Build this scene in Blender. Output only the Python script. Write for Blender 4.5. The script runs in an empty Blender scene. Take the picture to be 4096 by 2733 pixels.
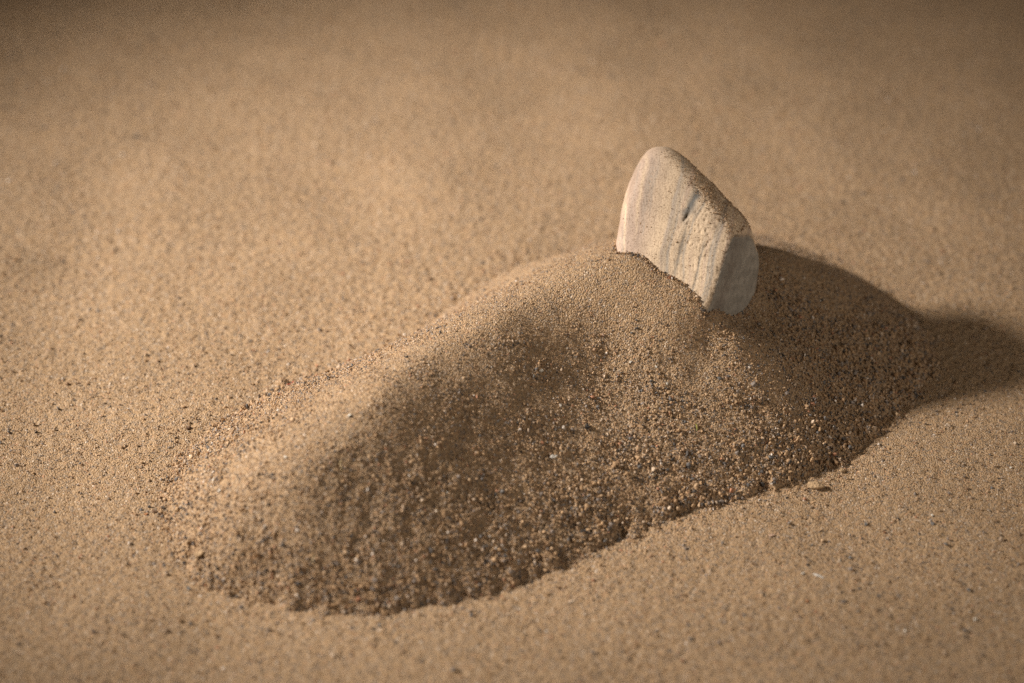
import bpy, bmesh, math, random
import numpy as np
from mathutils import Vector, Matrix, Euler

random.seed(7)
rng = np.random.default_rng(11)
scene = bpy.context.scene
col = scene.collection

# ------------------------------------------------------------------ camera
PITCH = math.radians(36)
CAM = Vector((0.0, -math.cos(PITCH), math.sin(PITCH)))
cd = bpy.data.cameras.new('camera')
cam = bpy.data.objects.new('camera', cd)
col.objects.link(cam)
cam.location = CAM
cam.rotation_euler = (math.pi / 2 - PITCH, 0, 0)
cd.lens = 85
cd.sensor_width = 36
cd.clip_start = 0.02
cd.clip_end = 50
cd.dof.use_dof = True
cd.dof.focus_distance = 0.938
cd.dof.aperture_fstop = 4.6
scene.camera = cam

# ------------------------------------------------------------------ world (dim studio room) and lamps
world = bpy.data.worlds.new('World')
scene.world = world
world.use_nodes = True
bg = world.node_tree.nodes['Background']
bg.inputs[0].default_value = (1.0, 0.82, 0.61, 1)
bg.inputs[1].default_value = 0.088

def aim(o, target):
    o.rotation_euler = (Vector(target) - o.location).to_track_quat('-Z', 'Y').to_euler()

# hard key: an oval-beam spot low on the left, its pool of light fading towards the frame's corners
AIM = Vector((-0.037, 0.030, 0.0))
LDIR = Vector((-0.84, 0.015, 0.54)).normalized()
kl = bpy.data.lights.new('key_spot', 'SPOT')
kl.energy = 276
kl.color = (1.0, 0.90, 0.782)
kl.shadow_soft_size = 0.10
kl.spot_size = math.radians(28.8)
kl.spot_blend = 1.0
key = bpy.data.objects.new('key_spot', kl)
col.objects.link(key)
key.location = AIM + LDIR * 1.5
aim(key, AIM)
key.scale = (1.0, 0.51, 1.0)

# weak softbox beside the camera, on the right
fl = bpy.data.lights.new('fill_softbox', 'AREA')
fl.shape = 'SQUARE'
fl.size = 0.6
fl.energy = 4.6
fl.color = (1.0, 0.88, 0.74)
fill = bpy.data.objects.new('fill_softbox', fl)
col.objects.link(fill)
fill.location = (1.05, -0.75, 0.50)
aim(fill, (0.03, -0.03, 0.03))

# ------------------------------------------------------------------ exposure
vs = scene.view_settings
vs.view_transform = 'Standard'
vs.look = 'None'
vs.exposure = 0.0
vs.gamma = 1.0
vs.use_curve_mapping = False
scene.cycles.use_denoising = False          # fine sand keeps its grain
scene.cycles.sample_clamp_direct = 4.0
scene.cycles.sample_clamp_indirect = 2.0

# ------------------------------------------------------------------ height fields
L0, NG = 0.96, 1280            # periodic noise tile: 0.75 mm cells
X0, Y0 = -0.48, -0.40
CELL = L0 / NG
fx = np.fft.fftfreq(NG, CELL)[:, None]
fy = np.fft.fftfreq(NG, CELL)[None, :]
FR = np.hypot(fx, fy)

def band(wl, width=0.6, seed=0, aniso=None):
    """gaussian noise with wavelengths around wl (metres), unit standard deviation"""
    r = np.random.default_rng(seed).standard_normal((NG, NG))
    fr = FR if aniso is None else np.hypot(fx * aniso[0], fy * aniso[1])
    w = np.exp(-0.5 * (np.log(np.maximum(fr, 1e-6) * wl) / width) ** 2)
    w[0, 0] = 0
    n = np.real(np.fft.ifft2(np.fft.fft2(r) * w))
    return n / n.std()

def samp(F, x, y):
    u = (np.asarray(x) - X0) / CELL
    v = (np.asarray(y) - Y0) / CELL
    i = np.floor(u).astype(int); j = np.floor(v).astype(int)
    a = u - i; b = v - j
    i0, i1, j0, j1 = i % NG, (i + 1) % NG, j % NG, (j + 1) % NG
    return (F[i0, j0] * (1 - a) * (1 - b) + F[i1, j0] * a * (1 - b) + F[i0, j1] * (1 - a) * b + F[i1, j1] * a * b)

gx = X0 + np.arange(NG) * CELL
gy = Y0 + np.arange(NG) * CELL
GX, GY = np.meshgrid(gx, gy, indexing='ij')

n_fine = band(0.0022, 0.45, 1)
n_clump = band(0.0050, 0.45, 2)
n_mid = band(0.013, 0.5, 3)
n_big = band(0.13, 0.5, 4)
n_run = band(0.016, 0.5, 5)

def bump2(x, y, cx, cy, sx, sy, rot=0.0):
    c, s = math.cos(rot), math.sin(rot)
    u = ((x - cx) * c + (y - cy) * s) / sx
    v = (-(x - cx) * s + (y - cy) * c) / sy
    return np.exp(-0.5 * (u * u + v * v))

HG = 0.0005 * n_big + 0.00005 * n_mid + 0.00017 * n_clump + 0.00016 * n_fine
HG = HG - 0.0032 * bump2(GX, GY, -0.205, 0.062, 0.030, 0.012, 0.15) + 0.0010 * bump2(GX, GY, -0.20, 0.085, 0.04, 0.012, 0.15)
HG = HG + 0.0048 * bump2(GX, GY, -0.222, 0.058, 0.020, 0.009, 0.15)
HG = HG - 0.0020 * bump2(GX, GY, 0.02, 0.20, 0.05, 0.012, 0.45)

FOOT = [(-0.1327, -0.1096), (-0.1275, -0.1283), (-0.1177, -0.1436), (-0.0946, -0.1572), (-0.0716, -0.1638), (-0.049, -0.1671), (-0.0223, -0.1618), (0.0093, -0.1463), (0.0421, -0.1226), (0.0756, -0.1088), (0.1103, -0.0918), (0.1313, -0.0749), (0.1485, -0.0544), (0.1655, -0.0315), (0.1731, -0.0128), (0.1717, 0.0065), (0.1627, 0.0254), (0.1453, 0.0487), (0.1247, 0.069), (0.0995, 0.0829), (0.0609, 0.0829), (0.0300, 0.0660), (0.0002, 0.0525), (-0.021, 0.03), (-0.0463, -0.0015), (-0.0759, -0.023), (-0.0906, -0.0306), (-0.1091, -0.0488), (-0.1256, -0.0703), (-0.1321, -0.0903)]
INNER = [(0.1011, -0.0479, 0.0298), (0.1244, -0.0511, 0.015), (0.0752, -0.05, 0.037), (0.0925, -0.0706, 0.019), (0.0198, -0.027, 0.0495), (0.0382, -0.054, 0.0346), (0.0567, -0.081, 0.0188), (0.01, 0.0128, 0.0287), (-0.0046, -0.0526, 0.0485), (0.0108, -0.0757, 0.033), (0.0262, -0.0988, 0.0167), (-0.0128, -0.0113, 0.0281), (-0.0328, -0.0758, 0.0465), (-0.0189, -0.0991, 0.0345), (-0.005, -0.1223, 0.0156), (-0.0395, -0.0386, 0.0307), (-0.0479, -0.0978, 0.0455), (-0.038, -0.1183, 0.0314), (-0.028, -0.1387, 0.0168), (-0.0619, -0.0604, 0.03), (-0.0629, -0.1149, 0.039), (-0.0554, -0.1319, 0.0285), (-0.0478, -0.1489, 0.016), (-0.08, -0.0765, 0.0296), (-0.0794, -0.1314, 0.0325), (-0.0768, -0.1421, 0.025), (-0.0742, -0.1528, 0.0146), (-0.1009, -0.0973, 0.0247), (-0.0947, -0.1392, 0.0225), (-0.0985, -0.1429, 0.018), (-0.1022, -0.1466, 0.0112), (-0.1136, -0.1229, 0.0171), (0.0416, -0.0205, 0.0558), (0.0483, -0.0236, 0.0568), (0.057, -0.0294, 0.0547), (0.0648, -0.0342, 0.0532), (0.072, -0.0402, 0.0502), (0.0762, -0.0438, 0.0457), (0.085, -0.0339, 0.0372), (0.0926, -0.0242, 0.0333), (0.0956, -0.0193, 0.034), (0.0886, -0.0476, 0.0372), (0.1048, 0.0062, 0.039), (0.1175, 0.0074, 0.033), (0.1337, 0.0092, 0.024), (0.1499, 0.008, 0.0135), (0.1209, -0.0138, 0.027), (0.0887, 0.0307, 0.03)]

def tps_height():
    pts, hs = [], []
    F = np.array(FOOT)
    n = len(F)
    for k in range(n):
        a, b = F[k - 1], F[(k + 1) % n]
        t = (b - a) / np.linalg.norm(b - a)
        nrm = np.array([t[1], -t[0]])          # outward (polygon is counter-clockwise)
        pts.append(F[k]); hs.append(0.0)
        pts.append(F[k] + nrm * 0.022); hs.append(-0.0115)
    for x, y, h in INNER:
        pts.append((x, y)); hs.append(0.058 * (h / 0.058) ** (1 / 0.88))
    P = np.array(pts); h = np.array(hs)
    S = 0.1
    def phi(r2):
        return 0.5 * r2 * np.log(r2 + 1e-12)
    m = len(P)
    D2 = ((P[:, None] - P[None]) ** 2).sum(2) / S ** 2
    A = np.zeros((m + 3, m + 3))
    A[:m, :m] = phi(D2) + 2e-4 * np.eye(m)
    A[:m, m] = 1; A[:m, m + 1:] = P
    A[m, :m] = 1; A[m + 1:, :m] = P.T
    c = np.linalg.solve(A, np.concatenate([h, np.zeros(3)]))
    H = c[m] + c[m + 1] * GX + c[m + 2] * GY
    for k in range(m):
        H = H + c[k] * phi(((GX - P[k, 0]) ** 2 + (GY - P[k, 1]) ** 2) / S ** 2)
    return np.where(H > 0, 0.058 * (np.maximum(H, 1e-9) / 0.058) ** 0.88, H)   # rounded top, steeper foot

HB = tps_height()
CREST = [(0.0503, -0.0218), (0.0345, -0.025), (0.0198, -0.027), (-0.0046, -0.0526), (-0.0328, -0.0758), (-0.0479, -0.0978), (-0.0618, -0.1176), (-0.0765, -0.1343)]

def crest_dist():
    d = np.full(GX.shape, 9.0)
    for (ax_, ay_), (bx_, by_) in zip(CREST[:-1], CREST[1:]):
        ux, uy = bx_ - ax_, by_ - ay_
        t = np.clip(((GX - ax_) * ux + (GY - ay_) * uy) / (ux * ux + uy * uy), 0, 1)
        d = np.minimum(d, np.hypot(GX - ax_ - t * ux, GY - ay_ - t * uy))
    return d

CD = crest_dist()
HB = HB + 0.0019 * np.exp(-np.sqrt(CD ** 2 + 0.0022 ** 2) / 0.011)       # a firmer edge along the crest
inside = (GX > -0.165) & (GX < 0.21) & (GY > -0.20) & (GY < 0.12)
low = np.clip(1 - HB / 0.050, 0, 1)            # 1 at the foot, 0 at the crest
# avalanche tongues, clumps and rolled-down coarse grains, stronger towards the foot
rough = np.clip(low + 0.20 * band(0.05, 0.5, 6), 0, 1)
HM = HB + 0.00022 * n_run * (0.25 + 0.75 * low) + (0.00005 + 0.00009 * rough) * n_mid \
    + (0.00003 + 0.00010 * rough ** 1.5) * n_clump + (0.00005 + 0.00022 * rough) * n_fine
HM = HM + np.clip(1 - np.abs(HB) / 0.007, 0, 1) * np.clip((0.01 - GY) / 0.02, 0, 1) * (0.0005 * n_mid + 0.0004 * n_run)      # ragged foot
HM = np.where(inside, HM, -0.05)
HTOP = np.maximum(HG, HM)

# ------------------------------------------------------------------ material helpers
def new_mat(name):
    m = bpy.data.materials.new(name)
    m.use_nodes = True
    nt = m.node_tree
    b = nt.nodes['Principled BSDF']
    return m, nt, b

def nd(nt, t, **kw):
    n = nt.nodes.new(t)
    for k, v in kw.items():
        setattr(n, k, v)
    return n

def ramp(nt, stops, interp='LINEAR'):
    r = nd(nt, 'ShaderNodeValToRGB')
    r.color_ramp.interpolation = interp
    e = r.color_ramp.elements
    while len(e) < len(stops):
        e.new(0.5)
    for k, (p, c) in enumerate(stops):
        e[k].position = p
        e[k].color = (*c, 1)
    return r

def mixc(nt, fac, a, b, mode='MIX'):
    m = nd(nt, 'ShaderNodeMix', data_type='RGBA', blend_type=mode)
    for s, v in ((0, fac), (6, a), (7, b)):
        if isinstance(v, bpy.types.NodeSocket):
            nt.links.new(v, m.inputs[s])
        elif s == 0:
            m.inputs[0].default_value = v
        else:
            m.inputs[s].default_value = (*v, 1)
    return m.outputs[2]

GRAIN_STOPS = [(0.0, (0.42, 0.278, 0.16)), (0.24, (0.36, 0.234, 0.135)), (0.44, (0.47, 0.327, 0.205)),
               (0.58, (0.39, 0.292, 0.21)), (0.70, (0.28, 0.180, 0.11)), (0.77, (0.23, 0.195, 0.175)),
               (0.85, (0.14, 0.132, 0.13)), (0.91, (0.07, 0.063, 0.06)), (0.94, (0.56, 0.439, 0.33)),
               (0.972, (0.42, 0.214, 0.13)), (0.985, (0.68, 0.605, 0.54))]

def sand_material(name, scale, bump):
    m, nt, b = new_mat(name)
    tc = nd(nt, 'ShaderNodeTexCoord')
    vor = nd(nt, 'ShaderNodeTexVoronoi', feature='F1')
    vor.inputs['Scale'].default_value = scale
    nt.links.new(tc.outputs['Object'], vor.inputs['Vector'])
    sep = nd(nt, 'ShaderNodeSeparateColor')
    nt.links.new(vor.outputs['Color'], sep.inputs[0])
    r = ramp(nt, GRAIN_STOPS, 'CONSTANT')
    nt.links.new(sep.outputs[0], r.inputs[0])
    no = nd(nt, 'ShaderNodeTexNoise')
    no.inputs['Scale'].default_value = 26
    no.inputs['Detail'].default_value = 5
    nt.links.new(tc.outputs['Object'], no.inputs['Vector'])
    patch = ramp(nt, [(0.3, (0.93, 0.93, 0.92)), (0.7, (1.05, 1.045, 1.03))])
    nt.links.new(no.outputs[0], patch.inputs[0])
    base = mixc(nt, 0.42, r.outputs[0], (0.390, 0.271, 0.165))
    c = mixc(nt, 1.0, base, patch.outputs[0], 'MULTIPLY')
    nt.links.new(c, b.inputs['Base Color'])
    b.inputs['Roughness'].default_value = 0.9
    b.inputs['Specular IOR Level'].default_value = 0.25
    bp = nd(nt, 'ShaderNodeBump', invert=True)
    bp.inputs['Strength'].default_value = bump
    bp.inputs['Distance'].default_value = 0.0006
    nt.links.new(vor.outputs['Distance'], bp.inputs['Height'])
    nt.links.new(bp.outputs[0], b.inputs['Normal'])
    return m

M_MOUND = sand_material('sand_heaped', 1500, 0.9)
M_GROUND = sand_material('sand_flat', 1500, 0.8)

def grain_material():
    m, nt, b = new_mat('sand_grain')
    at = nd(nt, 'ShaderNodeAttribute', attribute_type='INSTANCER', attribute_name='tone')
    r = ramp(nt, GRAIN_STOPS, 'CONSTANT')
    nt.links.new(at.outputs['Fac'], r.inputs[0])
    tc = nd(nt, 'ShaderNodeTexCoord')
    no = nd(nt, 'ShaderNodeTexNoise')
    no.inputs['Scale'].default_value = 1.6
    nt.links.new(tc.outputs['Object'], no.inputs['Vector'])
    v = ramp(nt, [(0.3, (0.85, 0.85, 0.85)), (0.7, (1.12, 1.12, 1.12))])
    nt.links.new(no.outputs[0], v.inputs[0])
    nt.links.new(mixc(nt, 1.0, r.outputs[0], v.outputs[0], 'MULTIPLY'), b.inputs['Base Color'])
    b.inputs['Roughness'].default_value = 0.7
    b.inputs['Specular IOR Level'].default_value = 0.25
    return m

M_GRAIN = grain_material()

# ------------------------------------------------------------------ mesh helpers
def mesh_obj(name, verts, faces, mat, parent=None, smooth=True):
    me = bpy.data.meshes.new(name)
    verts = np.asarray(verts, dtype=np.float32)
    if isinstance(faces, np.ndarray):
        nf, k = faces.shape
        me.vertices.add(len(verts)); me.vertices.foreach_set('co', verts.ravel())
        me.loops.add(nf * k); me.loops.foreach_set('vertex_index', faces.ravel().astype(np.int32))
        me.polygons.add(nf)
        me.polygons.foreach_set('loop_start', np.arange(0, nf * k, k, dtype=np.int32))
        me.update(calc_edges=True)
    else:
        me.from_pydata([tuple(v) for v in verts], [], faces)
    if smooth:
        me.polygons.foreach_set('use_smooth', np.ones(len(me.polygons), dtype=bool))
    me.materials.append(mat)
    me.validate()
    o = bpy.data.objects.new(name, me)
    col.objects.link(o)
    if parent:
        o.parent = parent
    return o

def tag(o, label=None, cat=None, group=None, kind=None):
    for k, v in (('label', label), ('category', cat), ('group', group), ('kind', kind)):
        if v:
            o[k] = v
    return o

def grid_faces(nx, ny):
    i, j = np.meshgrid(np.arange(nx - 1), np.arange(ny - 1), indexing='ij')
    a = (i * ny + j).ravel()
    return np.stack([a, a + ny, a + ny + 1, a + 1], 1)

# ------------------------------------------------------------------ the sand surface
def spread(lo, hi, step, far):
    mid = np.arange(lo, hi + step / 2, step)
    out, s, x = [], step, hi
    while x < far:
        s *= 1.22; x += s; out.append(x)
    up = np.array(out)
    out, s, x = [], step, lo
    while x > -far:
        s *= 1.22; x -= s; out.append(x)
    return np.concatenate([np.array(out)[::-1], mid, up])

xs = spread(-0.31, 0.31, 0.0011, 2.0)
ys = spread(-0.25, 0.37, 0.0011, 2.0)
XX, YY = np.meshgrid(xs, ys, indexing='ij')
ZZ = samp(HG, XX, YY)
ground = mesh_obj('sand_ground', np.stack([XX, YY, ZZ], 2).reshape(-1, 3), grid_faces(len(xs), len(ys)), M_GROUND)
tag(ground, kind='structure')

# ------------------------------------------------------------------ the mound
ix = np.where((gx > -0.166) & (gx < 0.211))[0]
iy = np.where((gy > -0.201) & (gy < 0.121))[0]
sub = np.ix_(ix, iy)
MV = np.stack([GX[sub], GY[sub], HM[sub]], 2).reshape(-1, 3)
keepv = (HM[sub] > HG[sub] - 0.002).ravel()
fc = grid_faces(len(ix), len(iy))
fc = fc[keepv[fc].all(1)]
used = np.unique(fc)
remap = -np.ones(len(MV), int); remap[used] = np.arange(len(used))
mound = mesh_obj('sand_mound', MV[used], remap[fc], M_MOUND)
tag(mound, 'long heaped mound of coarse tan sand rising from flat sand with a stone on top', 'sand mound')

# ------------------------------------------------------------------ grain shapes
grain_col = bpy.data.collections.new('grain_shapes')

def rock_mesh(name, seed, flat=(1, 1, 1), npts=14, mat=M_GRAIN, bevel=0.0, smooth=False):
    r = np.random.default_rng(seed)
    bm = bmesh.new()
    for _ in range(npts):
        v = r.standard_normal(3); v /= np.linalg.norm(v)
        bm.verts.new(Vector(v * r.uniform(0.85, 1.05) * np.array(flat)))
    res = bmesh.ops.convex_hull(bm, input=bm.verts)
    junk = [g for g in res['geom_interior'] if isinstance(g, bmesh.types.BMVert)]
    bmesh.ops.delete(bm, geom=junk, context='VERTS')
    if bevel:
        bmesh.ops.bevel(bm, geom=list(bm.edges), offset=bevel, segments=2, profile=0.6, affect='EDGES', clamp_overlap=True)
    bmesh.ops.recalc_face_normals(bm, faces=bm.faces)
    me = bpy.data.meshes.new(name)
    bm.to_mesh(me); bm.free()
    me.materials.append(mat)
    if smooth:
        me.polygons.foreach_set('use_smooth', np.ones(len(me.polygons), dtype=bool))
    return me

for k in range(10):
    me = rock_mesh('grain_shape', 50 + k, npts=8 + k, smooth=(k % 4 == 3))
    grain_col.objects.link(bpy.data.objects.new('grain_shape', me))

def grain_nodes():
    ng = bpy.data.node_groups.new('scatter_grains', 'GeometryNodeTree')
    ng.interface.new_socket('Geometry', in_out='INPUT', socket_type='NodeSocketGeometry')
    ng.interface.new_socket('Geometry', in_out='OUTPUT', socket_type='NodeSocketGeometry')
    gi = ng.nodes.new('NodeGroupInput'); go = ng.nodes.new('NodeGroupOutput')
    ci = ng.nodes.new('GeometryNodeCollectionInfo')
    ci.inputs[0].default_value = grain_col
    ci.inputs['Separate Children'].default_value = True
    ci.inputs['Reset Children'].default_value = True
    iop = ng.nodes.new('GeometryNodeInstanceOnPoints')
    iop.inputs['Pick Instance'].default_value = True
    def attr(nm, dt):
        a = ng.nodes.new('GeometryNodeInputNamedAttribute')
        a.data_type = dt
        a.inputs[0].default_value = nm
        return a.outputs[0]
    e2r = ng.nodes.new('FunctionNodeEulerToRotation')
    ng.links.new(attr('turn', 'FLOAT_VECTOR'), e2r.inputs[0])
    ng.links.new(gi.outputs[0], iop.inputs['Points'])
    ng.links.new(ci.outputs[0], iop.inputs['Instance'])
    ng.links.new(attr('shape', 'INT'), iop.inputs['Instance Index'])
    ng.links.new(e2r.outputs[0], iop.inputs['Rotation'])
    ng.links.new(attr('size', 'FLOAT_VECTOR'), iop.inputs['Scale'])
    ng.links.new(iop.outputs[0], go.inputs[0])
    return ng

NGRP = grain_nodes()

def scatter(name, P, size, tone, parent):
    n = len(P)
    me = bpy.data.meshes.new(name)
    me.vertices.add(n)
    me.vertices.foreach_set('co', np.asarray(P, np.float32).ravel())
    sv = size[:, None] * rng.uniform(0.55, 1.35, (n, 3))
    a = me.attributes.new('size', 'FLOAT_VECTOR', 'POINT'); a.data.foreach_set('vector', sv.astype(np.float32).ravel())
    a = me.attributes.new('turn', 'FLOAT_VECTOR', 'POINT'); a.data.foreach_set('vector', rng.uniform(0, 6.283, (n, 3)).astype(np.float32).ravel())
    a = me.attributes.new('tone', 'FLOAT', 'POINT'); a.data.foreach_set('value', tone.astype(np.float32))
    a = me.attributes.new('shape', 'INT', 'POINT'); a.data.foreach_set('value', rng.integers(0, 10, n).astype(np.int32))
    me.materials.append(M_GRAIN)
    o = bpy.data.objects.new(name, me)
    col.objects.link(o)
    o.parent = parent
    md = o.modifiers.new('grains', 'NODES'); md.node_group = NGRP
    o['kind'] = 'stuff'
    return o

# grains covering the mound: finer on the crest, coarse ones rolled to the foot
n = 330000
x = rng.uniform(-0.15, 0.19, n); y = rng.uniform(-0.185, 0.10, n)
hm, hg = samp(HM, x, y), samp(HG, x, y)
ok = hm > hg - 0.0004
x, y, hm = x[ok], y[ok], hm[ok]
lw = samp(low, x, y)
pat = samp(band(0.035, 0.5, 21), x, y) * 0.5 + samp(band(0.010, 0.5, 22), x, y) * 0.5
coarse = np.clip(0.08 + 0.10 * (x < 0) + 0.80 * lw + 0.22 * pat + 0.30 * np.clip((x - 0.08) / 0.03, 0, 1) - 0.7 * np.clip((y + 0.01) / 0.03, 0, 1), 0, 1)
size = 0.00013 + 0.00013 * coarse + rng.gamma(1.1, 0.00011, len(x)) * (0.32 + coarse)
size = np.minimum(size, 0.0011)
keep = rng.uniform(0, 1, len(x)) < np.clip(0.9 - 0.25 * (1 - coarse), 0.25, 1)
x, y, hm, size = x[keep], y[keep], hm[keep], size[keep]
scatter('loose_grains', np.stack([x, y, hm + size * (rng.uniform(-0.3, 0.5, len(x)) + rng.uniform(0, 1, len(x)) ** 2 * 1.6 * lw[keep] * coarse[keep])], 1), size,
        np.where(rng.uniform(0, 1, len(x)) < 0.09, rng.uniform(0.77, 0.94, len(x)), rng.uniform(0, 1, len(x))), mound)

# grains lying on the flat sand
n = 300000
x = rng.uniform(-0.29, 0.29, n); y = rng.uniform(-0.235, 0.35, n)
hm, hg = samp(HM, x, y), samp(HG, x, y)
dist = hg - hm
pat = samp(band(0.05, 0.5, 23), x, y) + 0.7 * samp(band(0.012, 0.5, 24), x, y)
ok = (dist > 0) & (rng.uniform(0, 1, n) < 0.72 + 0.28 * np.tanh(pat))
x, y, hg, dist = x[ok], y[ok], hg[ok], dist[ok]
near = np.exp(-np.maximum(dist, 0) / 0.004)
size = 0.00018 + rng.gamma(1.2, 0.00008, len(x)) + 0.00012 * near * rng.uniform(0, 1, len(x))
big = rng.uniform(0, 1, len(x)) < 0.02
size[big] += rng.uniform(0.0002, 0.00055, big.sum())
size = np.minimum(size, 0.001)
scatter('surface_grains', np.stack([x, y, hg + size * rng.uniform(-0.45, 0.5, len(x))], 1), size,
        np.where(big, rng.uniform(0.5, 1, len(x)), rng.uniform(0, 1, len(x))), ground)

# loose grains rolled off the foot on to the flat sand
n = 400000
x = rng.uniform(-0.16, 0.20, n); y = rng.uniform(-0.20, 0.11, n)
hm, hg = samp(HM, x, y), samp(HG, x, y)
dist = hg - hm
ok = (dist > -0.0005) & (rng.uniform(0, 1, n) < 0.24 * np.clip((x + 0.10) / 0.06, 0.25, 1) * np.exp(-np.maximum(dist, 0) / 0.0020) * (0.6 + 0.4 * samp(n_run, x, y)))
x, y, hg = x[ok], y[ok], hg[ok]
size = 0.00024 + rng.gamma(1.4, 0.00012, len(x)); size = np.minimum(size, 0.001)
scatter('rolled_grains', np.stack([x, y, hg + size * rng.uniform(-0.1, 0.6, len(x))], 1), size, rng.uniform(0, 1, len(x)), ground)

# ------------------------------------------------------------------ the standing stone
PL = [((-0.3, 0.13, 0.945), 16.0), ((0.38, 0.565, 0.73), 23.1), ((0.81, -0.26, 0.52), 25.4), ((-0.975, 0.22, 0.05), 26.75),
      ((-0.86, 0.5, 0.0), 32.66), ((-0.35, 0.93, 0.1), 39.99), ((0.15, 0.98, 0.1), 37.35), ((0.7, 0.7, -0.1), 22.16),
      ((0.86, 0.51, -0.1), 23.23), ((0.95, 0.28, -0.1), 38.15), ((0.99, -0.1, -0.1), 32.35), ((0.1, -0.99, 0.1), 42.0),
      ((0, 0.05, -1), 22.0), ((-0.6, 0.0, -0.8), 27.0), ((0.5, 0.3, -0.8), 26.0), ((-0.7, -0.5, 0.5), 34.0),
      ((0.5, -0.7, 0.5), 38.0)]
SN = np.array([p[0] for p in PL], float); SN /= np.linalg.norm(SN, axis=1)[:, None]
SD = np.array([p[1] for p in PL], float) * 1e-3
ST_POS = Vector((0.0691, -0.0095, 0.0567))
ST_ROT = Matrix(((1, 0, 0), (0, math.sin(PITCH), math.cos(PITCH)), (0, -math.cos(PITCH), math.sin(PITCH)))).transposed()

def wob(P, wl, n, seed):
    q = np.random.default_rng(seed); out = 0
    for _ in range(n):
        k = q.standard_normal(3); k = k / np.linalg.norm(k) * 6.283 / (wl * q.uniform(0.7, 1.5))
        out = out + np.sin(P @ k + q.uniform(0, 6.28))
    return out / math.sqrt(n)

def sstep(a, b, v):
    t = np.clip((v - a) / (b - a), 0, 1)
    return t * t * (3 - 2 * t)

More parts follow.
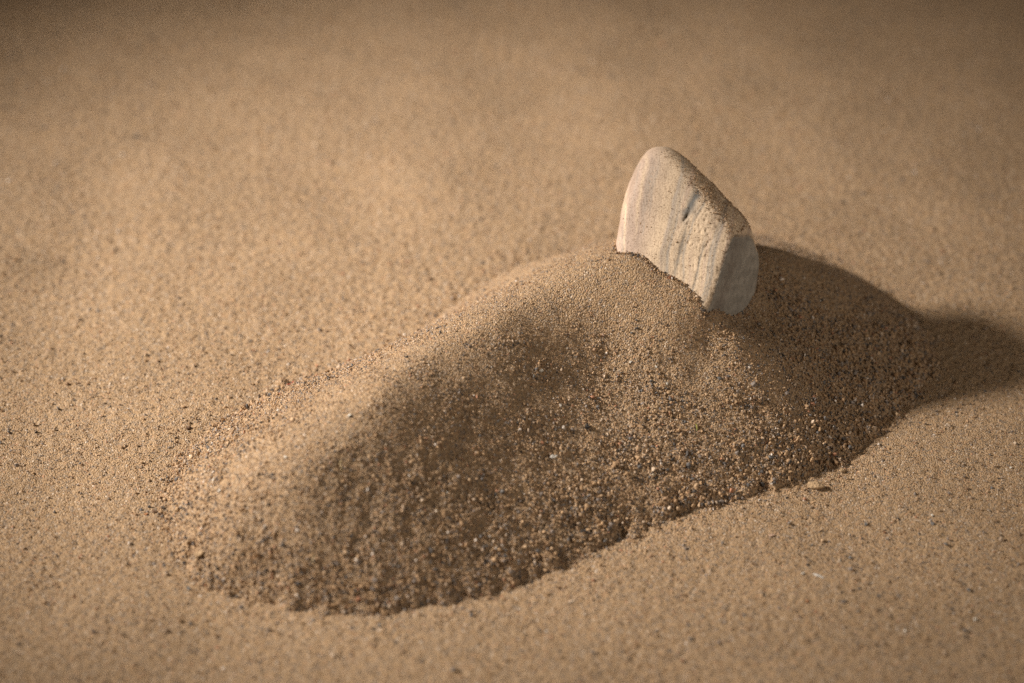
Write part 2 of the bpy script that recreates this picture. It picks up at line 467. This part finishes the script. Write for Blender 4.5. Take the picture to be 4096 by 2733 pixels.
def stone_mesh():
    """shape, and the colour of the rock layers, both from the bedding coordinate"""
    bm = bmesh.new()
    bmesh.ops.create_icosphere(bm, subdivisions=7, radius=1)
    V = np.array([v.co[:] for v in bm.verts]); V /= np.linalg.norm(V, axis=1)[:, None]
    faces = np.array([[v.index for v in f_.verts] for f_ in bm.faces])
    bm.free()
    s = np.maximum(V @ SN.T, 0) / SD
    r = 1 / ((s ** 15).sum(1) ** (1 / 15))
    P = V * r[:, None]
    X, Y, Z = P.T
    part = s ** 22 / (s ** 22).sum(1)[:, None]         # which face of the stone a point belongs to
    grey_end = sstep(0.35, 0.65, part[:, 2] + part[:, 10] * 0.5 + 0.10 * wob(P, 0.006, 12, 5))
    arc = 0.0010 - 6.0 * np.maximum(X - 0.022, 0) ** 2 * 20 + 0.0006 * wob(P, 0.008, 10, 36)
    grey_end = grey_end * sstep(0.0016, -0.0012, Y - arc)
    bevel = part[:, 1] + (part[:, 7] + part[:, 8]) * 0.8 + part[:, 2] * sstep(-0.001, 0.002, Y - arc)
    bed = X - Y * (0.22 + 5 * X) + 0.0007 * wob(P, 0.03, 8, 3) + 0.00018 * wob(P, 0.007, 10, 8)
    along = Y * 0.95 + X * 0.25
    cream, pink, grey, blue = (np.array(c) for c in ((0.61, 0.478, 0.345), (0.49, 0.375, 0.305), (0.31, 0.285, 0.26), (0.25, 0.25, 0.245)))
    colr = cream[None] + (pink - cream)[None] * sstep(-0.010, -0.022, bed)[:, None]
    dr = 0.00035 * wob(P, 0.022, 14, 1) + 0.00008 * wob(P, 0.006, 20, 2)
    q = np.random.default_rng(14)
    for i in range(46):                          # thin beds, each running part of the way
        b0 = q.uniform(-0.030, 0.024); th = q.uniform(0.00012, 0.0007) * (1.6 if i % 6 == 0 else 1)
        a0 = q.uniform(-0.04, 0.04); ln = q.uniform(0.008, 0.04)
        m = np.exp(-((bed - b0) / th) ** 2) * np.exp(-((along - a0) / ln) ** 4)
        amt = q.uniform(0.45, 1.0)
        tone = (pink, grey, cream * 1.14, pink * 0.85, grey * 1.15)[i % 5]
        colr = colr + (tone[None] - colr) * (m * amt)[:, None]
        dr += m * q.uniform(-0.00010, 0.00006)
    # the slanting grey scar and its tail on the broad face
    front = part[:, 0] > 0.25
    for cx, cy, th, ln, amt, dep in ((0.0015, 0.0146, 0.0020, 0.0085, 1.0, 0.0003), (0.0065, 0.0150, 0.0005, 0.0090, 0.7, 0.0001),
                                     (-0.0035, -0.0050, 0.0008, 0.0110, 0.7, 0.0001), (0.0030, -0.0130, 0.0004, 0.0120, 0.8, 0.0002)):
        tl = 0.5 if cy > 0 else 0.25
        cs = math.sqrt(1 - tl * tl)
        u = (X - cx) * cs - (Y - cy) * tl; w = (X - cx) * tl + (Y - cy) * cs
        m = np.exp(-(u / (th * (1 + 0.3 * wob(P, 0.005, 6, 77)))) ** 2 - (w / ln) ** 4) * front
        colr = colr + (blue[None] * 0.62 - colr) * (m * amt)[:, None]
        dr -= dep * m
    u = (X + 0.0008) * 0.85 - (Y - 0.0090) * 0.5; w = (X + 0.0008) * 0.5 + (Y - 0.0090) * 0.85
    m = np.exp(-(u / 0.0006) ** 2 - (w / 0.0020) ** 2) * front       # deep notch at the scar's lower end
    colr = colr + (np.array((0.12, 0.09, 0.06))[None] - colr) * (m * 0.8)[:, None]
    dr -= 0.0010 * m
    # pits
    for _ in range(380):
        cx, cy = q.normal(0.0095, 0.0055), q.uniform(-0.040, 0.016)
        rad = q.uniform(0.00018, 0.00042)
        d2 = (X - cx) ** 2 + ((Y - cy) * 0.7) ** 2
        near = (d2 < (3 * rad) ** 2) & (Z > 0)
        dr[near] -= rad * 1.1 * np.exp(-d2[near] / rad ** 2) * (1 - grey_end[near] * 0.85)
    # worn brown rim where the grey end face begins
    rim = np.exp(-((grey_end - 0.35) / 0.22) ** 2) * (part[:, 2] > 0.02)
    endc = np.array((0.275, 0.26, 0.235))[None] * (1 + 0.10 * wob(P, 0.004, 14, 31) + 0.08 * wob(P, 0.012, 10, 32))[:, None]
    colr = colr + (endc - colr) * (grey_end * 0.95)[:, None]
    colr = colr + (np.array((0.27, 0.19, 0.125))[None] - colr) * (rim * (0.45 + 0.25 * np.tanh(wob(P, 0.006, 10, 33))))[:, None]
    dr -= 0.00030 * rim
    band_x = 0.0098 + (Y + 0.0259) / 0.0221 * 0.0058                   # darker band just inside the grey end
    tint = grey_end * np.exp(-((X - band_x - 0.0022) / 0.0028) ** 2) * (0.8 + 0.3 * np.tanh(wob(P, 0.005, 10, 35)))
    colr = colr + (np.array((0.19, 0.165, 0.145))[None] - colr) * np.clip(tint * 0.85, 0, 1)[:, None]
    colr = np.clip(colr * (1 + 0.05 * wob(P, 0.010, 12, 34))[:, None], 0.02, 0.9)
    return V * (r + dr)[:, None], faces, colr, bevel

def stone_material():
    m, nt, b = new_mat('banded_stone')
    tc = nd(nt, 'ShaderNodeTexCoord')
    P = tc.outputs['Object']
    tint = nd(nt, 'ShaderNodeAttribute', attribute_name='layer_colour')
    mp = nd(nt, 'ShaderNodeMapping')
    mp.inputs['Rotation'].default_value = (0, 0, math.radians(14))
    mp.inputs['Scale'].default_value = (1500, 160, 900)
    nt.links.new(P, mp.inputs['Vector'])
    sn = nd(nt, 'ShaderNodeTexNoise'); sn.inputs['Scale'].default_value = 1.0; sn.inputs['Detail'].default_value = 4
    nt.links.new(mp.outputs[0], sn.inputs['Vector'])
    st = ramp(nt, [(0.30, (0.82, 0.81, 0.81)), (0.5, (1, 1, 1)), (0.72, (1.10, 1.09, 1.07))])
    nt.links.new(sn.outputs[0], st.inputs[0])
    c = mixc(nt, 0.8, tint.outputs['Color'], st.outputs[0], 'MULTIPLY')
    sp = nd(nt, 'ShaderNodeTexNoise'); sp.inputs['Scale'].default_value = 1700; sp.inputs['Detail'].default_value = 4
    nt.links.new(P, sp.inputs['Vector'])
    spk = ramp(nt, [(0.34, (0.66, 0.60, 0.54)), (0.48, (1, 1, 1)), (0.7, (1.16, 1.14, 1.10))])
    nt.links.new(sp.outputs[0], spk.inputs[0])
    c = mixc(nt, 0.85, c, spk.outputs[0], 'MULTIPLY')
    nt.links.new(c, b.inputs['Base Color'])
    b.inputs['Roughness'].default_value = 0.72
    b.inputs['Specular IOR Level'].default_value = 0.35
    b1 = nd(nt, 'ShaderNodeBump'); b1.inputs['Strength'].default_value = 0.35; b1.inputs['Distance'].default_value = 0.0003
    nt.links.new(sn.outputs[0], b1.inputs['Height'])
    b2 = nd(nt, 'ShaderNodeBump'); b2.inputs['Strength'].default_value = 0.6; b2.inputs['Distance'].default_value = 0.0003
    nt.links.new(sp.outputs[0], b2.inputs['Height'])
    nt.links.new(b1.outputs[0], b2.inputs['Normal'])
    nt.links.new(b2.outputs[0], b.inputs['Normal'])
    return m

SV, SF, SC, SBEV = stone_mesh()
M_STONE = stone_material()
stone = mesh_obj('standing_stone', SV, SF, M_STONE)
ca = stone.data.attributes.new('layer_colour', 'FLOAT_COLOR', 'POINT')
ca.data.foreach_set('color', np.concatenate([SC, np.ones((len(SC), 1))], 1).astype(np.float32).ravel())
stone.matrix_world = Matrix.Translation(ST_POS) @ ST_ROT.to_4x4()
tag(stone, 'smooth pale banded stone standing upright half buried in the top of the sand mound', 'stone')

# sand caught on the sloping upper edge of the stone
me = stone.data
no_ = np.empty(len(me.vertices) * 3, np.float32); me.vertices.foreach_get('normal', no_); no_ = no_.reshape(-1, 3)
upn = no_ @ np.array([0, math.cos(PITCH), math.sin(PITCH)])
edge = sstep(0.10, 0.55, SBEV) * sstep(0.30, 0.62, upn) * (0.75 + 0.35 * np.tanh(wob(SV, 0.006, 14, 41) * 1.2))
edge = edge + 0.015 * sstep(0.25, 0.6, upn)
cand = rng.integers(0, len(SV), 130000)
cand = cand[rng.uniform(0, 1, len(cand)) < edge[cand] * 0.62]
size = 0.00010 + rng.gamma(1.2, 0.00005, len(cand))
dust = SV[cand] + rng.normal(0, 0.00015, (len(cand), 3)) + no_[cand] * (size * 0.25)[:, None]
scatter('dust_grains', dust, size, rng.uniform(0, 0.74, len(cand)), stone)

# grains banked against the foot of the stone
WV = SV @ np.array(ST_ROT.to_3x3()).T + np.array(ST_POS)
gap = WV[:, 2] - samp(HM, WV[:, 0], WV[:, 1])
cand = np.where((gap > -0.0008) & (gap < 0.0009))[0]
cand = rng.choice(cand, 2600)
size = 0.00016 + rng.gamma(1.3, 0.00009, len(cand)); size = np.minimum(size, 0.0008)
WN = no_ @ np.array(ST_ROT.to_3x3()).T
out = WN[cand] * np.array([1, 1, 0]) * rng.uniform(0, 0.0012, len(cand))[:, None]
pos = WV[cand] + out
pos[:, 2] = samp(HM, pos[:, 0], pos[:, 1]) + size * rng.uniform(-0.2, 1.4, len(cand))
scatter('collar_grains', pos, size, rng.uniform(0, 1, len(cand)), mound)

# ------------------------------------------------------------------ chips, pebbles and litter that stand out of the sand
def plain_mat(name, c, rough=0.7, var=0.15):
    m, nt, b = new_mat(name)
    tc = nd(nt, 'ShaderNodeTexCoord')
    no = nd(nt, 'ShaderNodeTexNoise'); no.inputs['Scale'].default_value = 2.2; no.inputs['Detail'].default_value = 4
    nt.links.new(tc.outputs['Object'], no.inputs['Vector'])
    r = ramp(nt, [(0.3, tuple(v * (1 - var) for v in c)), (0.7, tuple(min(1, v * (1 + var)) for v in c))])
    nt.links.new(no.outputs[0], r.inputs[0]); nt.links.new(r.outputs[0], b.inputs['Base Color'])
    b.inputs['Roughness'].default_value = rough
    bp = nd(nt, 'ShaderNodeBump'); bp.inputs['Strength'].default_value = 0.4; bp.inputs['Distance'].default_value = 0.1
    nt.links.new(no.outputs[0], bp.inputs['Height']); nt.links.new(bp.outputs[0], b.inputs['Normal'])
    return m

MATS = {'white': plain_mat('chip_white', (0.74, 0.70, 0.63), 0.5), 'cream': plain_mat('chip_cream', (0.62, 0.50, 0.36)),
        'grey': plain_mat('chip_grey', (0.20, 0.20, 0.20)), 'dark': plain_mat('chip_dark', (0.055, 0.05, 0.05)),
        'brown': plain_mat('chip_brown', (0.16, 0.09, 0.05)), 'pink': plain_mat('chip_pink', (0.50, 0.34, 0.25)),
        'tan': plain_mat('chip_tan', (0.42, 0.29, 0.17), 0.9, 0.25), 'red': plain_mat('fibre_red', (0.55, 0.03, 0.02), 0.6),
        'orange': plain_mat('chip_orange', (0.50, 0.20, 0.07)), 'green': plain_mat('sliver_green', (0.36, 0.40, 0.06), 0.5),
        'straw': plain_mat('sliver_straw', (0.60, 0.47, 0.26), 0.6), 'shell': plain_mat('shell_grey_white', (0.60, 0.57, 0.53), 0.4)}

def shard_mesh(name, seed, mat, ratio=0.4, bow=0.25, thick=0.10):
    """thin curved broken plate, unit half-length"""
    r = np.random.default_rng(seed)
    a = np.sort(r.uniform(0, 6.283, 9) * 0.25 + np.arange(9) * 6.283 / 9 * 0.75)
    rim = [(math.cos(t) * r.uniform(0.75, 1.05), math.sin(t) * ratio * r.uniform(0.7, 1.1)) for t in a]
    V, F = [], []
    z = lambda x, y: -bow * x * x - 0.6 * bow * y * y / ratio
    for s in (1, -1):
        V.append((0, 0, z(0, 0) + s * thick)); 
        for x, y in rim:
            V.append((x, y, z(x, y) + s * thick * 0.45))
    k = len(rim); o = k + 1
    for i in range(k):
        j = (i + 1) % k
        F.append((0, 1 + i, 1 + j)); F.append((o, o + 1 + j, o + 1 + i)); F.append((1 + i, o + 1 + i, o + 1 + j, 1 + j))
    me = bpy.data.meshes.new(name); me.from_pydata(V, [], F); me.update()
    me.materials.append(mat)
    return me

def sliver_mesh(name, seed, mat, curl=0.3, rad=0.09):
    """bent tapering thread or straw, unit half-length, lying along x"""
    r = np.random.default_rng(seed)
    n, k = 11, 6
    V, F = [], []
    for i in range(n):
        t = i / (n - 1) * 2 - 1
        c = Vector((t, curl * math.sin(t * 2.3 + seed), 0.12 * math.cos(t * 3.1 + seed)))
        w = rad * (0.35 + 0.65 * math.sqrt(max(0.0, 1 - t * t))) * r.uniform(0.85, 1.15)
        for j in range(k):
            a = 6.283 * j / k
            V.append((c.x, c.y + math.cos(a) * w, c.z + math.sin(a) * w * 0.6))
    for i in range(n - 1):
        for j in range(k):
            a, b = i * k + j, i * k + (j + 1) % k
            F.append((a, a + k, b + k, b))
    F.append(tuple(range(k))); F.append(tuple(range((n - 1) * k, n * k))[::-1])
    me = bpy.data.meshes.new(name); me.from_pydata(V, [], F); me.update()
    me.materials.append(mat)
    me.polygons.foreach_set('use_smooth', np.ones(len(me.polygons), dtype=bool))
    return me

def clod_mesh(name, seed, mat, flat=(1, 0.7, 0.5)):
    bm = bmesh.new()
    bmesh.ops.create_icosphere(bm, subdivisions=3, radius=1)
    r = np.random.default_rng(seed)
    K = r.standard_normal((16, 3)) * 2.6; ph = r.uniform(0, 6.28, 16)
    for v in bm.verts:
        p = np.array(v.co)
        d = 1 + 0.055 * np.sin(K @ p + ph).sum() * 0.6 + r.normal(0, 0.03)
        v.co = Vector(p * d * np.array(flat))
    me = bpy.data.meshes.new(name); bm.to_mesh(me); bm.free()
    me.materials.append(mat)
    return me

def place(name, me, x, y, mm, spin, sink, label, cat, group=None):
    z = float(np.maximum(samp(HM, x, y), samp(HG, x, y)))
    e = 0.003
    h = lambda a, b: float(np.maximum(samp(HB, a, b), 0.0))
    nrm = Vector((-(h(x + e, y) - h(x - e, y)) / (2 * e), -(h(x, y + e) - h(x, y - e)) / (2 * e), 1)).normalized()
    o = bpy.data.objects.new(name, me)
    col.objects.link(o)
    ax = (Vector((1, 0, 0)) - nrm * nrm.x).normalized()
    q = Matrix((ax, nrm.cross(ax), nrm)).transposed().to_4x4()
    o.matrix_world = Matrix.Translation(Vector((x, y, z)) + nrm * (mm * 0.0005 * sink)) @ q @ Matrix.Rotation(spin, 4, 'Z') @ Matrix.Scale(mm * 0.0005, 4)
    return tag(o, label, cat, group)

def chips(name, spots, key, label, cat, group, shape='rock', **kw):
    """look-alike chips told apart only by their place: alike shapes share mesh data"""
    if shape == 'rock':
        ms = [rock_mesh(name, 300 + 7 * i + len(name), (1, 0.78, 0.62), 13, MATS[key], 0.10, True) for i in range(3)]
    else:
        ms = [shard_mesh(name, 400 + 7 * i + len(name), MATS[key], 0.6, 0.2, 0.12) for i in range(3)]
    for i, (x, y, mm) in enumerate(spots):
        place(name, ms[i % 3], x, y, mm, 1.7 * i + 0.4, 0.45, label, cat, group)

chips('white_chip', [(0.0111, -0.0695, 2.3), (0.0597, -0.0649, 1.8), (0.0457, -0.0581, 1.5), (0.0557, -0.0596, 1.4), (-0.0237, -0.125, 1.5), (-0.0219, -0.0985, 1.3), (0.0185, -0.08, 1.7), (-0.0275, -0.1325, 1.6), (0.1312, -0.063, 1.4)],
      'white', 'tiny angular white chip lying on the shaded side of the sand mound', 'chip', 'white chips on the shaded side of the mound', 'shard')
chips('white_chip', [(-0.0886, -0.0833, 1.7), (-0.1101, -0.1161, 1.7), (-0.1071, -0.1238, 1.7), (-0.0824, -0.1217, 1.7), (-0.0596, -0.1063, 1.8)],
      'white', 'tiny rounded white chip lying on the brightly lit end of the sand mound', 'chip', 'white chips on the lit end of the mound')
chips('white_chip', [(0.1922, -0.084, 1.5), (0.1579, -0.112, 1.5), (0.1062, -0.1446, 1.8), (0.1394, -0.1753, 1.5), (0.1654, -0.169, 2.0)],
      'white', 'tiny white chip lying on the flat sand beside the mound', 'chip', 'white chips on the flat sand')
chips('grey_pebble', [(0.0082, -0.0727, 1.9), (0.0801, -0.0616, 2.1), (0.0481, -0.0458, 1.4), (0.0464, -0.0491, 1.3)],
      'grey', 'small blue-grey pebble resting on the slope of the sand mound below the stone', 'pebble', 'grey pebbles on the mound')
chips('dark_pebble', [(0.0283, -0.0854, 3.3), (0.0043, -0.0902, 2.1)],
      'dark', 'dark grey pebble sunk in the shaded side of the sand mound', 'pebble', 'dark pebbles on the shaded side of the mound')
chips('dark_pebble', [(0.1325, -0.1164, 2.3), (0.1608, -0.1279, 2.3), (0.0829, -0.1678, 2.0), (0.1247, -0.135, 2.0), (0.1656, -0.153, 2.3), (-0.0473, -0.1731, 2.1), (-0.1172, -0.1525, 2.0)],
      'grey', 'small dark grey pebble lying on the flat sand around the mound', 'pebble', 'dark pebbles on the flat sand')
chips('pink_pebble', [(0.0352, -0.0494, 1.8), (0.0952, -0.0777, 1.9), (0.0692, -0.0503, 1.8), (0.0829, -0.061, 1.5), (-0.0037, -0.1242, 1.6)],
      'pink', 'small pinkish tan pebble resting on the slope of the sand mound', 'pebble', 'pinkish pebbles on the mound')
for (x, y, mm), lb in zip([(-0.1095, -0.0541, 3.2), (-0.1272, -0.0596, 2.5)],
                          ['larger brown sand clod where the sunlit edge of the mound meets flat sand', 'smaller brown sand clod lying a little off the lit edge of the mound']):
    place('sand_clod', clod_mesh('sand_clod', int(mm * 10), MATS['brown']), x, y, mm, 0.4, 0.3, lb.replace('sunlit', 'lit'), 'clod')

place('shell_flake', shard_mesh('shell_flake', 5, MATS['shell'], 0.34, 0.12, 0.10), 0.0158, -0.1012, 5.6, -0.05, 0.62,
      'long curved pale grey shell flake lying on the shaded side of the mound', 'shell flake')
place('sand_clod', clod_mesh('sand_clod', 31, MATS['tan'], (1, 0.6, 0.42)), 0.1158, -0.0951, 6.6, -0.35, 0.32,
      'largest tan sand clod, at the shaded foot of the mound, undercut with a dark hollow', 'clod')
place('dark_pebble', rock_mesh('dark_pebble', 33, (1, 0.6, 0.45), 14, MATS['brown'], 0.08, True), 0.1281, -0.08, 4.0, -0.15, 0.25,
      'flat dark brown pebble at the shaded foot of the mound', 'pebble')
place('sand_clod', clod_mesh('sand_clod', 34, MATS['tan'], (1, 0.8, 0.6)), 0.1273, -0.085, 2.5, 0.3, 0.3,
      'small pale tan clod just below the flat dark brown pebble', 'clod')
place('cream_pebble', rock_mesh('cream_pebble', 35, (1, 0.85, 0.75), 15, MATS['cream'], 0.12, True), 0.0533, -0.0997, 2.1, 0.8, 0.35,
      'rounded cream pebble low on the shaded side of the mound', 'pebble')
place('grey_pebble', rock_mesh('grey_pebble', 36, (1, 0.75, 0.6), 15, MATS['grey'], 0.12, True), 0.099, -0.0859, 3.0, 0.1, 0.2,
      'grey-brown rounded pebble half buried low on the shaded slope below the stone', 'pebble')
place('brown_pebble', rock_mesh('brown_pebble', 37, (1, 0.85, 0.7), 15, MATS['brown'], 0.12, True), -0.0479, -0.1643, 3.6, 0.5, 0.1,
      'round brown pebble sunk in the front foot of the mound', 'pebble')
place('red_fibre', sliver_mesh('red_fibre', 3, MATS['red'], 0.45, 0.16), -0.0882, -0.0384, 3.6, 1.1, 0.5,
      'tiny curled bright red fibre at the lit edge of the mound', 'fibre')
place('red_crumb', rock_mesh('red_crumb', 38, (1, 0.7, 0.5), 10, MATS['orange']), -0.0855, -0.0248, 1.1, 0.2, 0.3,
      'tiny rust red crumb beside the curled red fibre', 'crumb')
place('black_crumb', shard_mesh('black_crumb', 39, MATS['dark'], 0.55, 0.35, 0.16), -0.0705, -0.0626, 2.5, 0.9, 0.6,
      'black crumb standing on the lit edge of the mound near the red fibre', 'crumb')
place('black_crumb', rock_mesh('black_crumb', 40, (1, 0.6, 0.5), 11, MATS['dark']), -0.0396, -0.0746, 2.1, 0.4, 0.3,
      'black crumb just behind the crest of the mound', 'crumb')
place('brown_pebble', rock_mesh('brown_pebble', 41, (1, 0.8, 0.6), 12, MATS['brown'], 0.1, True), -0.0499, -0.0648, 1.6, 0.9, 0.3,
      'tiny brown pebble on the lit back edge of the mound', 'pebble')
place('green_sliver', sliver_mesh('green_sliver', 6, MATS['green'], 0.12, 0.11), 0.0705, -0.0799, 3.0, 1.5, 0.5,
      'thin yellow green plant sliver lying on the shaded side of the mound', 'sliver')
place('straw_sliver', sliver_mesh('straw_sliver', 7, MATS['straw'], 0.25, 0.10), -0.0622, -0.1251, 4.1, 1.4, 0.4,
      'bent pale straw sliver on the shoulder between lit and shaded sand', 'sliver')
place('straw_sliver', sliver_mesh('straw_sliver', 8, MATS['straw'], 0.10, 0.10), -0.0713, -0.1531, 3.1, 1.6, 0.4,
      'short straight straw sliver on the front slope of the mound', 'sliver')
place('straw_sliver', sliver_mesh('straw_sliver', 9, MATS['tan'], 0.20, 0.13), -0.0935, -0.1543, 3.7, 1.9, 0.4,
      'tan straw sliver near the front foot of the mound', 'sliver')
place('sand_clod', clod_mesh('sand_clod', 42, MATS['tan'], (1, 0.45, 0.3)), -0.1137, -0.1413, 5.0, 0.25, 0.3,
      'long flat tan clod at the lit front corner of the mound', 'clod')
place('shell_flake', shard_mesh('shell_flake', 12, MATS['shell'], 0.22, 0.15, 0.08), 0.1118, -0.1458, 5.6, -0.5, 0.25,
      'narrow grey white shell flake lying on the flat sand in front of the mound', 'shell flake')
place('shell_flake', shard_mesh('shell_flake', 13, MATS['pink'], 0.5, 0.1, 0.08), 0.0967, -0.1234, 3.4, 0.3, 0.2,
      'broad flat pinkish flake on the flat sand close to the mound foot', 'shell flake')
place('dark_pebble', rock_mesh('dark_pebble', 43, (1, 0.85, 0.8), 14, MATS['brown'], 0.1, True), -0.1338, -0.1111, 2.7, 0.4, 0.4,
      'dark brown pebble just off the lit end of the mound', 'pebble')
place('orange_chip', rock_mesh('orange_chip', 44, (1, 0.8, 0.5), 11, MATS['orange'], 0.08, True), -0.1376, -0.1121, 1.7, 0.4, 0.3,
      'tiny orange chip beside the dark brown pebble off the lit end of the mound', 'chip')
place('orange_chip', rock_mesh('orange_chip', 45, (1, 0.8, 0.5), 11, MATS['orange'], 0.08, True), 0.1064, -0.1597, 1.6, 0.4, 0.3,
      'tiny orange chip on the flat sand in front of the narrow shell flake', 'chip')
